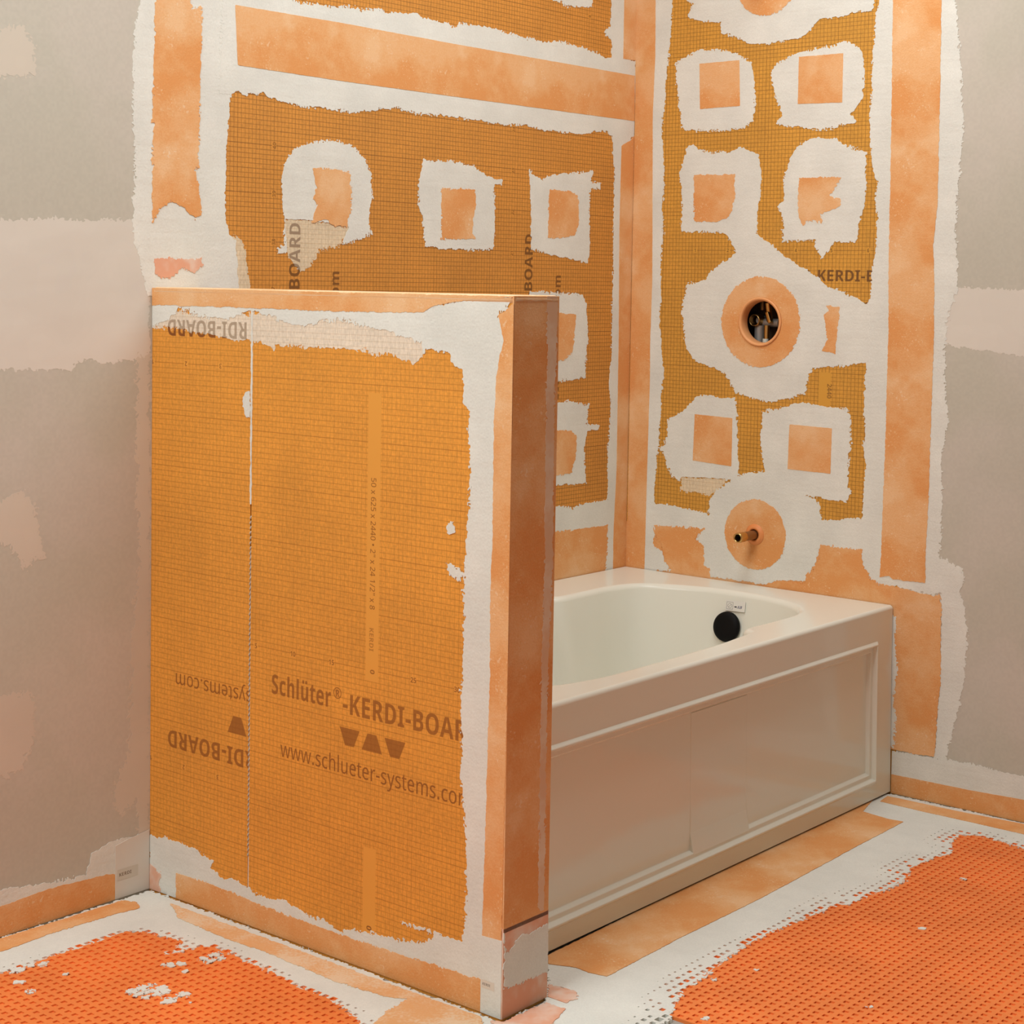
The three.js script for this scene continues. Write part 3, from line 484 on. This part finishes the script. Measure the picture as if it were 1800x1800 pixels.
// ------------------------------------------------------------------ half wall
{
  const o = thing('half_wall', 'half-height partition at the near end of the tub, faced with printed orange boards', 'half wall'); o.userData.kind = 'thing';
  part(o, 'stud_core', box(-D + BT, 0, 0.0004, -D + T - 0.0016, H - 0.0018, L - 0.0018), M.foam);
  const SEAM = 0.2895;
  const opt = { base: '#df9739', ink: '150,84,18', letters: '122,66,16', blank: '#e39c3e', gx: 0.002, gy: 1.054, hor: 0.44, vert: 0.24, seed: 14 };
  const PI = Math.PI;
  part(o, 'backer_board', slab('P', rect(0.0004, 0, SEAM - 0.0018, H - 0.0018), -BT, 0), boardPrint(0, 0, SEAM, 1.2, opt, (p) => {
    p.text(NAME, 0.052, 0.336, 0.034, { turn: PI, align: 'right' }); p.logo(0.314, 0.379, 0.057, PI); p.text(WEB, 0.074, 0.4505, 0.0275, { turn: PI, align: 'right', bold: false, alpha: 0.72 });
    p.text(NAME, 0.045, 1.138, 0.031, { turn: PI, align: 'right', alpha: 0.9 });
    for (const y of [1.054, 0.27]) for (let k = 0; k < 3; k++) p.numeral(String(k + 1), 0.0025 + 0.0995 * k, y, PI);
  }), 'narrow orange board with upside-down grey lettering');
  part(o, 'backer_board', slab('P', rect(SEAM + 0.0018, 0, L - 0.0018, H - 0.0018), -BT, 0), boardPrint(SEAM, 0, L, 1.2, { ...opt, seed: 15, gx: 0.3058, gy: 0.539 }, (p) => {
    p.text('Schlüter', 0.349, 0.4565, 0.0355, { width: 0.157 }); p.text('®', 0.51, 0.475, 0.02); p.text('-KERDI-BOARD', 0.534, 0.4525, 0.0355, { width: 0.326 });
    p.logo(0.608, 0.411, 0.054); p.text(WEB, 0.375, 0.3435, 0.029, { width: 0.466, bold: false, alpha: 0.74 });
    for (let k = 0; k < 6; k++) p.numeral(String(5 * k + 5), 0.3065 + 0.0995 * k, 0.538);
    p.text('Schlüter', 0.40, 1.152, 0.03, { alpha: 0.9, width: 0.15 });
    p.blank(0.59, 0.52, 0.621, 1.025); p.text('50 x 625 x 2440 • 2" x 24 1/2" x 8', 0.5985, 0.878, 0.0125, { turn: PI / 2, width: 0.232, alpha: 0.8, bold: false }); p.text('KERDI', 0.5985, 0.615, 0.0105, { turn: PI / 2, alpha: 0.42 }); p.text('0', 0.602, 0.541, 0.011, { turn: PI / 2, alpha: 0.7 });
    p.blank(0.59, 0.07, 0.621, 0.224); p.text('0', 0.6, 0.085, 0.012, { turn: PI / 2, alpha: 0.8 });
  }), 'wide orange board with grey lettering and a blank upright label bar');
  // the joint between the boards: packed with thinset above, bare mesh below
  const bead = [slab('P', rect(SEAM - 0.0017, 0, SEAM + 0.0017, 0.72), -0.004, -0.0014)];
  for (let y = 0.14, k = 0; y < 0.78; y += 0.0095, k++) bead.push(new THREE.SphereGeometry(1, 8, 6).scale(0.0024, 0.0042, 0.0016).rotateX(0.5).translate(-D + 0.0006, y, SEAM + (k % 2 ? 0.0003 : -0.0003)));
  bead.push(sheet('P', [rect(SEAM - 0.0021, 0.8, SEAM + 0.0023, 1.16)], { h0: -0.003, h1: 0.0008, rag: 0.35, cell: 0.0012 }));
  part(o, 'seam_filler', merged(bead), M.mud, 'thin white bead between the two boards');
  const P = (name, n, m, opt2, label) => part(o, name, sheet('P', [].concat(n).map(ring), { seed: layer + 301, cell: 0.0016, ...opt2 }), m, label);
  const lim = [0.001, 0.0059, L - 0.0002, H - 0.0004];
  P('thinset', 'pMudTop', M.mud, { rag: 1.2, lim }); const pFilm = boardPrint(0, 1.04, L, 1.2, { ...filmOf(opt), base: '#e2d2be', blank: '#e2d2be' }, (p) => { p.text('RDI-BOARD', 0.045, 1.138, 0.031, { turn: PI, align: 'right', alpha: 0.6 }); p.text('Schl', 0.52, 1.147, 0.026, { alpha: 0.4 }); });
  P('skim_coat', 'pSkimTop', pFilm, { h1: 0.0003, cell: 0.0011, lim }, 'thin smear with faint lettering showing through');
  P('thinset', 'pMudRight', M.mud, { lim }); P('thinset', 'pMudLow', M.mud, { rag: 1, lim });
  for (const n of ['pBlob', 'pSpot1', 'pSpot2']) P('thinset_blob', n, M.mud, { cell: 0.001, rag: 0.7 });
  P('membrane', 'pStripTop', M.fleece, { h0: 0.0002, h1: 0.0016, rag: 0.4, lim }, 'level orange strip along the top edge');
  P('membrane', 'pStripRight', M.fleece, { h0: 0.0002, h1: 0.0017, rag: 0.3, lim: [0, 0.0059, L + 0.0012, H] }, 'upright orange strip along the free edge');
  P('membrane', 'pStripLow', M.fleece, { h0: 0.0002, h1: 0.0016, rag: 0.5, lim }, 'orange strip along the foot');
  P('membrane', 'pPink', M.pink, { h0: 0.0002, h1: 0.0018, rag: 0.7, lim }, 'pinkish scrap in the corner');
  const shape = (pts) => slab('E', pts, -0.0015, 0.0012, [], 0.0006);
  part(o, 'end_membrane', shape(rect(-D - 0.0012, 0.15, -D + T, H)), M.fleece, 'orange membrane wrapped over the narrow end');
  part(o, 'end_cover', shape(rect(-D - 0.0016, 0.0059, -D + T + 0.0006, 0.158)), M.pink, 'pinkish corner piece at the foot of the narrow end');
  part(o, 'thinset', sheet('E', [ring('eStripGrey')], { h0: 0.0005, h1: 0.0015, cell: 0.0011, rag: 0.7, lim: [-D, 0.0059, -D + T - 0.0006, H] }), M.veil);
  part(o, 'thinset', sheet('E', [ring('eMudLow')], { h0: 0.0005, h1: 0.0022, cell: 0.0014, rag: 0.6, lim: [-D - 0.0016, 0.0059, -D + T, H] }), M.mud);
  part(o, 'top_membrane', new RoundedBoxGeometry(T + 0.0036, 0.016, L + 0.002, 5, 0.0078).translate(-D + T / 2, H - 0.0068, L / 2 + 0.001), M.fleecePale, 'pale membrane folded over the top');
  part(o, 'back_board', box(-D + T - 0.0015, 0.0059, 0.002, -D + T, H - 0.002, L - 0.002), M.fleece);
  grounded(o);
}
// preformed corner pieces with small print
function labelPrint(str, w, h, ink, bg) {
  const cv = document.createElement('canvas'); cv.width = 256; cv.height = 128; const c = cv.getContext('2d');
  c.fillStyle = bg; c.fillRect(0, 0, 256, 128); c.fillStyle = ink; c.font = 'bold 54px sans-serif'; c.fillText(str, 18, 82);
  const t = new THREE.CanvasTexture(cv); t.colorSpace = THREE.SRGBColorSpace; t.wrapS = t.wrapT = THREE.ClampToEdgeWrapping; return t;
}
function decal(plane, x, y, w, h, hgt, t, turn = 0) {
  const g = new THREE.PlaneGeometry(w, h).rotateZ(turn).translate(x, y, hgt).applyMatrix4(PL[plane]);
  return [g, std({ map: t, roughness: 0.9 })];
}
{
  let o = thing('corner_cover', 'pale preformed membrane corner stuck in the left corner at the foot of the half wall', 'corner piece');
  part(o, 'cover_leaf', slab('B', [[-1.685, 0.0059], [-1.6022, 0.0059], [-1.6022, 0.125], [-1.655, 0.118], [-1.685, 0.112]], 0.0012, 0.0021), M.compound);
  part(o, 'cover_leaf', slab('P', [[0.0022, 0.0059], [0.03, 0.0059], [0.022, 0.05], [0.0022, 0.056]], 0.0012, 0.0022), M.pink, 'pink leaf on the half wall');
  const pr = decal('B', -1.655, 0.052, 0.05, 0.022, 0.0024, labelPrint('KERDI', 0, 0, '#7c6a58', '#cdc3b4'));
  part(o, 'print', pr[0], pr[1], 'small grey lettering'); grounded(o);
  o = thing('corner_cover', 'pale preformed membrane corner at the foot of the half wall free edge', 'corner piece');
  part(o, 'cover_leaf', slab('P', [[0.868, 0.0059], [0.9122, 0.0059], [0.9122, 0.138], [0.868, 0.136]], 0.0012, 0.0024), M.mud);
  const p2 = decal('P', 0.884, 0.056, 0.028, 0.014, 0.0027, labelPrint('KERDI', 0, 0, '#7f746a', '#dad0c2'));
  part(o, 'print', p2[0], p2[1], 'small grey lettering');
  part(o, 'cover_leaf', sheet('F', [ring('fPink1')], { h0: 0.0062, h1: 0.0074, rag: 0.7 }), M.pink, 'pink leaf on the floor');
  part(o, 'cover_leaf', sheet('F', [ring('fPink2')], { h0: 0.0062, h1: 0.0073, rag: 0.7, lim: [-D + T + 0.002, -2, 0, 0] }), M.pink);
  part(o, 'floor_membrane', sheet('F', [ring('fStripHalf')], { h0: 0.0062, h1: 0.0071, rag: 0.6, seed: 75, lim: [-3, -3, -D - 0.0025, 0] }), M.fleecePale);
  grounded(o);
}

// ------------------------------------------------------------------ floor mats with recessed cells, and the thinset along their edges
const PITCH = 0.0181, MT = 0.0055, MB = 0.0026, CS = 0.0047;
const cellOf = (x, z, ox, oz) => [Math.floor((x - ox) / PITCH), Math.floor((z - oz) / PITCH)];
function mat(name, label, x0, z0, nx, nz, flats) {
  const o = thing(name, label, 'floor mat');
  const pos = [], nor = [], uv = [];
  const quad = (a, b, c, d, n) => { for (const p of [a, b, c, a, c, d]) { pos.push(...p); nor.push(...n); uv.push(p[0], p[2]); } };
  for (let i = 0; i < nx; i++) for (let j = 0; j < nz; j++) {
    const xa = x0 + i * PITCH, za = z0 + j * PITCH, xb = xa + PITCH, zb = za + PITCH, cx = (xa + xb) / 2, cz = (za + zb) / 2, p = cx - CS, q = cx + CS, r = cz - CS, s = cz + CS, up = [0, 1, 0], u = 0.0006;
    quad([xa, MT, za], [xa, MT, zb], [p, MT, zb], [p, MT, za], up); quad([q, MT, za], [q, MT, zb], [xb, MT, zb], [xb, MT, za], up);
    quad([p, MT, za], [p, MT, r], [q, MT, r], [q, MT, za], up); quad([p, MT, s], [p, MT, zb], [q, MT, zb], [q, MT, s], up);
    quad([p - u, MB, r - u], [p - u, MB, s + u], [q + u, MB, s + u], [q + u, MB, r - u], up);
    quad([p, MT, r], [p, MT, s], [p - u, MB, s + u], [p - u, MB, r - u], [1, 0, 0]); quad([q, MT, s], [q, MT, r], [q + u, MB, r - u], [q + u, MB, s + u], [-1, 0, 0]);
    quad([q, MT, r], [p, MT, r], [p - u, MB, r - u], [q + u, MB, r - u], [0, 0, 1]); quad([p, MT, s], [q, MT, s], [q + u, MB, s + u], [p - u, MB, s + u], [0, 0, -1]);
  }
  const g = new THREE.BufferGeometry();
  g.setAttribute('position', new THREE.Float32BufferAttribute(pos, 3)); g.setAttribute('normal', new THREE.Float32BufferAttribute(nor, 3)); g.setAttribute('uv', new THREE.Float32BufferAttribute(uv, 2));
  part(o, 'waffle_sheet', g, M.mat);
  const edge = []; const X1 = x0 + nx * PITCH, Z1 = z0 + nz * PITCH;
  edge.push(box(x0, 0, z0 - 0.001, X1, MT - 0.0002, z0), box(x0 - 0.001, 0, z0, x0, MT - 0.0002, Z1), box(X1, 0, z0, X1 + 0.001, MT - 0.0002, Z1), box(x0, 0, Z1, X1, MT - 0.0002, Z1 + 0.001), box(x0, 0, z0, X1, 0.0012, Z1));
  for (const f of flats) edge.push(box(f[0], 0, f[1], f[2], MT, f[3]));
  part(o, 'fleece_backing', merged(edge), M.mat);
  return grounded(o);
}
const RX0 = -1.4, RZ0 = 0.9, LX0 = -2.75, LZ0 = 0.06;
mat('uncoupling_mat', 'orange waffle-patterned floor mat in front of the tub', RX0, RZ0, 74, 62, [[RX0, RZ0 + 62 * PITCH + 0.001, -0.06, RZ - 0.5]]);
mat('uncoupling_mat', 'orange waffle-patterned floor mat in front of the half wall, flecked with thinset', LX0, LZ0, 61, 62, [[LX0, LZ0 + 62 * PITCH + 0.001, -1.6, 2.2]]);
function openDistance(x, y, r) {
  let d = 1e9;
  for (let i = 1; i < r.length; i++) { const [x1, y1] = r[i - 1], [x2, y2] = r[i], ex = x2 - x1, ey = y2 - y1, t = clamp(((x - x1) * ex + (y - y1) * ey) / (ex * ex + ey * ey), 0, 1); d = Math.min(d, Math.hypot(x - x1 - ex * t, y - y1 - ey * t)); }
  return d;
}
const combed = (ox, oz, reach, key) => (x, y, d) => {   // the cells that the thinset did not quite fill
  if (d > reach + 0.03) return d;
  const z = -y, [i, j] = cellOf(x, z, ox, oz), cx = ox + (i + 0.5) * PITCH, cz = oz + (j + 0.5) * PITCH;
  const dc = signedDistance(cx, -cz, key.ring) > 0 ? openDistance(cx, -cz, key.edge) : 9, n = hash(i, j, 77), m = fbm(cx / 0.12, cz / 0.12, 78, 2);
  let s = 0.0066 * (1 - smooth(0.002, reach * (0.35 + 0.9 * m), dc)) * (0.65 + 0.5 * n);
  if (dc > 0.01 && n < 0.12) s = 0;
  if (s < 0.0016) return d;
  const q = Math.max(Math.abs(x - cx - 0.001 * (n - 0.5)) - s, Math.abs(z - cz) - s * (0.7 + 0.3 * hash(i, j, 79)));
  return Math.min(d, q + 0.0004);
};
{
  let o = thing('thinset_border', 'white thinset spread along the edge of the mat by the tub', 'thinset');
  part(o, 'thinset', sheet('F', [ring('fMudRight')], { h1: 0.0061, cell: 0.0017, seed: 401, rag: 1.5, field: combed(RX0, RZ0, 0.1, { ring: ring('fMudRight'), edge: ring('fMudRight').slice(5, -3) }), lim: [-3, -3, -0.002, 0], exact: true }), M.mud);
  const r = rng(5), fl = [];
  for (const [x, y] of [[-0.448, -1.193], [-0.759, -1.252], [-1.147, -1.348], [-1.371, -1.165], [-1.228, -1.087], [-1.141, -1.121]]) fl.push(sheet('F', [circle(x, y, 0.004 + 0.003 * r(), 10)], { h0: MT, h1: MT + 0.0012, cell: 0.0012, seed: 9 + fl.length }));
  part(o, 'thinset_fleck', merged(fl), M.mud); grounded(o);
  o = thing('thinset_border', 'white thinset spread along the edge of the mat by the half wall', 'thinset');
  part(o, 'thinset', sheet('F', [ring('fMudLeft')], { h1: 0.0060, cell: 0.0017, seed: 402, rag: 1.3, field: combed(LX0, LZ0, 0.04, { ring: ring('fMudLeft'), edge: ring('fMudLeft').slice(5) }), lim: [-3, -3, 0, -0.002], exact: true }), M.mud);
  const f2 = [];
  for (const [x, y, s] of [[-1934, -375, 8], [-1914, -373, 7], [-1916, -393, 8], [-1935, -391, 6], [-1934, -413, 5], [-1914, -414, 7], [-1896, -411, 9], [-1890, -400, 10], [-1905, -405, 6], [-1918, -450, 13], [-1882, -447, 9], [-1899, -482, 4], [-1821, -331, 8], [-1802, -343, 8], [-1816, -374, 5], [-1761, -354, 8], [-1761, -371, 8], [-1737, -357, 9], [-1739, -376, 8], [-1897, -376, 5], [-1984, -151, 9], [-2039, -199, 7], [-2049, -245, 5], [-1963, -230, 5], [-2010, -152, 12], [-1965, -164, 8]])
    f2.push(sheet('F', [circle(x / 1000, y / 1000, s / 1000, 10)], { h0: MT, h1: MT + 0.0014, cell: 0.0012, rag: 1.6, seed: 31 + f2.length }));
  part(o, 'thinset_fleck', merged(f2), M.mud); grounded(o);
}

// ------------------------------------------------------------------ bathtub
{
  const o = thing('bathtub', 'white acrylic alcove bathtub with a panelled front apron', 'bathtub');
  const X0 = -D + T + 0.003, X1 = -0.004;
  const key = [[-0.277, 0.147], [-0.197, 0.171], [-0.148, 0.232], [-0.112, 0.332], [-0.103, 0.42], [-0.108, 0.5], [-0.136, 0.585], [-0.19, 0.657], [-0.262, 0.687], [-0.37, 0.692], [-0.462, 0.689], [-0.482, 0.69], [-0.494, 0.698], [-0.504, 0.713], [-0.52, 0.721], [-0.582, 0.728], [-0.676, 0.736], [-0.84, 0.74], [-0.996, 0.74], [-1.107, 0.735], [-1.218, 0.706], [-1.31, 0.64], [-1.365, 0.53], [-1.375, 0.42], [-1.36, 0.3], [-1.31, 0.19], [-1.2, 0.125], [-1.05, 0.105], [-0.8, 0.1], [-0.6, 0.106], [-0.53, 0.109], [-0.506, 0.116], [-0.494, 0.134], [-0.48, 0.1455], [-0.455, 0.147], [-0.37, 0.146]];
  const curve = new THREE.CatmullRomCurve3(key.map(([x, z]) => V3(x, 0, z)), true, 'catmullrom', 0.5), N = 260;
  const loop = curve.getSpacedPoints(N).slice(0, N).map((p) => [p.x, p.z]);
  // rim: flat top with the basin opening, rounded front edge
  const s = new THREE.Shape([[X0, 0.004], [X1, 0.004], [X1, WT - 0.009], [X0, WT - 0.009]].map(([x, z]) => new THREE.Vector2(x, -z)).reverse());
  s.holes.push(new THREE.Path(loop.map(([x, z]) => new THREE.Vector2(x, -z))));
  const top = new THREE.ShapeGeometry(s).rotateX(-Math.PI / 2).translate(0, HT, 0);
  const roll = [], R = 0.009, idx = [], nr = [];
  for (let k = 0; k <= 8; k++) { const a = k / 8 * Math.PI / 2; for (const x of [X0, X1]) { roll.push(x, HT - R + R * Math.cos(a), WT - R + R * Math.sin(a)); nr.push(0, Math.cos(a), Math.sin(a)); } }
  for (let k = 0; k < 8; k++) idx.push(2 * k, 2 * k + 2, 2 * k + 1, 2 * k + 1, 2 * k + 2, 2 * k + 3);
  const rg = new THREE.BufferGeometry(); rg.setAttribute('position', new THREE.Float32BufferAttribute(roll, 3)); rg.setAttribute('normal', new THREE.Float32BufferAttribute(nr, 3)); rg.setAttribute('uv', new THREE.Float32BufferAttribute(new Array(roll.length / 3 * 2).fill(0), 2)); rg.setIndex(idx);
  const skirt = [box(X0, HT - 0.03, 0.004, X1, HT - 0.0005, 0.008), box(X0, HT - 0.03, 0.004, X0 + 0.004, HT - 0.0005, WT - 0.01), box(X1 - 0.004, 0.012, 0.02, X1, HT - 0.0005, WT - 0.01)];
  part(o, 'rim', merged([top, rg, ...skirt]), M.acrylic);
  // basin
  const lev = [];
  for (let k = 0; k <= 7; k++) { const a = k / 7 * 1.36; lev.push([0.016 * Math.sin(a), 0.016 * (1 - Math.cos(a)), 0]); }
  for (let k = 1; k <= 10; k++) { const t = k / 10; lev.push([0.016 + 0.05 * t, 0.014 + 0.27 * t, t]); }
  for (let k = 1; k <= 7; k++) { const a = k / 7 * Math.PI / 2; lev.push([0.066 + 0.075 * Math.sin(a) * 1.0 + (1 - Math.cos(a)) * 0.02, 0.284 + 0.07 * Math.sin(a) * (1) , 1]); }
  const bp = [], bi = [];
  const nrm = loop.map((_, i) => { const a = loop[(i + N - 3) % N], b = loop[(i + 3) % N], dx = b[0] - a[0], dz = b[1] - a[1], l = Math.hypot(dx, dz); return [-dz / l, dx / l]; });
  if (signedDistance(loop[0][0] + nrm[0][0] * 0.02, loop[0][1] + nrm[0][1] * 0.02, loop) < 0) for (const n of nrm) { n[0] *= -1; n[1] *= -1; }
  for (const [d, y, t] of lev) loop.forEach(([x, z], i) => {
    const sx = clamp(x, -1.0, -0.42), sz = 0.42, dx = sx - x, dz = sz - z, l = Math.hypot(dx, dz), w = smooth(0.014, 0.05, d);
    const ux = lerp(nrm[i][0], dx / l, w), uz = lerp(nrm[i][1], dz / l, w), back = 1 + 3.2 * smooth(-1.0, -1.35, x) * t;
    bp.push(x + ux * d * back, HT - y, z + uz * d * back);
  });
  const nl = lev.length;
  for (let k = 0; k + 1 < nl; k++) for (let i = 0; i < N; i++) { const a = k * N + i, b = k * N + (i + 1) % N; bi.push(a, b, a + N, b, b + N, a + N); }
  bp.push(-0.72, HT - 0.358, 0.42); for (let i = 0; i < N; i++) bi.push((nl - 1) * N + i, (nl - 1) * N + (i + 1) % N, nl * N);
  const bg = new THREE.BufferGeometry(); bg.setAttribute('position', new THREE.Float32BufferAttribute(bp, 3)); bg.setIndex(bi); bg.computeVertexNormals();
  { const a = bg.attributes.normal; if (a.getY(nl * N) < 0) { for (let i = 0; i < bi.length; i += 3) [bi[i], bi[i + 1]] = [bi[i + 1], bi[i]]; bg.setIndex(bi); bg.computeVertexNormals(); } }
  part(o, 'basin', bg, M.acrylic);
  // apron: a raised bead and an inner step run round the panel
  const AX0 = -1.41, AX1 = -0.078, AY0 = 0.046, AY1 = 0.386;
  const prof = (d) => {
    if (d <= 0) return 0;
    if (d < 0.0065) return 0.0055 * smooth(-0.0015, 0.0065, d);
    if (d < 0.0085) return 0.0055;
    if (d < 0.0145) return lerp(0.0055, -0.0045, smooth(0.0085, 0.0145, d));
    if (d < 0.023) return -0.0045;
    if (d < 0.029) return lerp(-0.0045, -0.0135, smooth(0.023, 0.029, d));
    return -0.0135;
  };
  const brk = []; for (let d = -0.001; d <= 0.0331; d += 0.0007) brk.push(d);
  const xs = [X0, -1.44, ...brk.map((d) => AX0 + d), ...Array.from({ length: 24 }, (_, i) => -1.36 + i * 0.0515), ...brk.map((d) => AX1 - d).reverse(), -0.05, X1].sort((a, b) => a - b);
  const yb = 0.0105, yt = HT - R, ys = [yb, 0.02, 0.03, ...brk.map((d) => AY0 + d), 0.14, 0.2, 0.26, 0.32, ...brk.map((d) => AY1 - d).reverse(), 0.4, 0.42, 0.44, yt].sort((a, b) => a - b);
  const ap = [], ai = [];
  for (const y of ys) for (const x of xs) { const d = Math.min(x - AX0, AX1 - x, y - AY0, AY1 - y), lean = 0.007 * Math.pow(1 - (y - yb) / (yt - yb), 1.4); ap.push(x, y, WT + lean + prof(d)); }
  const nxs = xs.length;
  for (let j = 0; j + 1 < ys.length; j++) for (let i = 0; i + 1 < nxs; i++) { const a = j * nxs + i; ai.push(a, a + 1, a + nxs, a + 1, a + nxs + 1, a + nxs); }
  // lower return edge, so that the foot of the apron has thickness
  const base0 = ap.length / 3; for (const x of xs) ap.push(x, yb, WT - 0.012);
  const ag = new THREE.BufferGeometry(); ag.setAttribute('position', new THREE.Float32BufferAttribute(ap, 3)); ag.setIndex(ai); ag.computeVertexNormals();
  part(o, 'apron', ag, M.acrylicFilm, 'front apron with a double moulding');
  {
    const f = [[0.0665, -0.004], [0.085, -0.0075], [0.11, -0.012], [0.2, -0.0124], [0.3555, -0.0122]], q = [];   // a strip of film stretched over the lower step of the moulding
    for (const [y, h] of f) q.push([y, h]); for (const [y] of [...f].reverse()) q.push([y, -0.018]);
    const sh = new THREE.Shape(q.map(([y, h]) => new THREE.Vector2(-(h + 0.007 * Math.pow(1 - (y - yb) / (yt - yb), 1.4)), y)));
    part(o, 'protective_film', new THREE.ExtrudeGeometry(sh, { depth: 0.209, bevelEnabled: true, bevelThickness: 0.0028, bevelSize: 0.0011, bevelOffset: -0.0011, bevelSegments: 2 }).rotateY(Math.PI / 2).translate(-0.8495, 0, WT), M.acrylicFilm, 'flat glossy film strip across the apron panel');
  }
  part(o, 'overflow_cover', (() => { const g = turned([[0, 0.012], [0.022, 0.012], [0.031, 0.0105], [0.0365, 0.006], [0.038, 0], [0, -0.004]], 48); g.rotateZ(Math.PI / 2 - 0.18); return g.translate(-0.139, 0.376, 0.413); })(), M.black, 'round black overflow cover');
  const cv = document.createElement('canvas'); cv.width = 256; cv.height = 128; const c = cv.getContext('2d');
  c.fillStyle = '#e4e2da'; c.fillRect(0, 0, 256, 128); c.strokeStyle = '#9a9a96'; c.lineWidth = 5; c.strokeRect(14, 22, 82, 84); c.beginPath(); c.arc(56, 66, 26, 0, 7); c.stroke(); c.beginPath(); c.moveTo(40, 82); c.lineTo(74, 48); c.stroke();
  c.fillStyle = '#4a4c52'; c.save(); c.translate(116, 82); c.rotate(-0.02); c.beginPath(); c.ellipse(16, -8, 18, 9, 0, 0, 7); c.fill(); c.restore();
  c.fillStyle = '#23285e'; c.font = 'italic bold 46px serif'; c.fillText('AB', 148, 90);
  const st = new THREE.CanvasTexture(cv); st.colorSpace = THREE.SRGBColorSpace;
  part(o, 'sticker', new THREE.BoxGeometry(0.0006, 0.026, 0.056).rotateX(-0.03), [0, 1, 2, 3, 4, 5].map((k) => (k === 1 ? std({ map: st, roughness: 0.5 }) : M.white)), 'white sticker with a small dark logo').geometry.rotateZ(-0.18).translate(-0.1262, 0.428, 0.428);
  const feet = []; for (const x of [-1.25, -0.25]) for (const z of [0.16, 0.62]) feet.push(box(x - 0.04, 0, z - 0.04, x + 0.04, 0.106, z + 0.04));
  for (const f of feet) part(o, 'foot', f, M.wood);
  grounded(o);
}

// ------------------------------------------------------------------ ceiling light panels (above the picture)
for (const [x, z, w, d, I, label] of PANELS) {
  const o = thing('ceiling_light', label, 'light');
  const y = CH - 0.045, fr = [box(x - w / 2 - 0.03, y - 0.004, z - d / 2 - 0.03, x + w / 2 + 0.03, CH, z - d / 2), box(x - w / 2 - 0.03, y - 0.004, z + d / 2, x + w / 2 + 0.03, CH, z + d / 2 + 0.03), box(x - w / 2 - 0.03, y - 0.004, z - d / 2, x - w / 2, CH, z + d / 2), box(x + w / 2, y - 0.004, z - d / 2, x + w / 2 + 0.03, CH, z + d / 2)];
  part(o, 'frame', merged(fr), M.white);
  part(o, 'diffuser', box(x - w / 2, y, z - d / 2, x + w / 2, y + 0.01, z + d / 2), std({ color: 0xffffff, emissive: new THREE.Color().setRGB(...WARM), emissiveIntensity: 0.9, roughness: 0.5 }));
  grounded(o);
  const p = new THREE.RectAreaLight(new THREE.Color().setRGB(...WARM), I, w, d); p.position.set(x, y - 0.003, z); p.rotation.x = -Math.PI / 2; p.name = 'panel_light'; scene.add(p);
}
renderer.render(scene, camera);
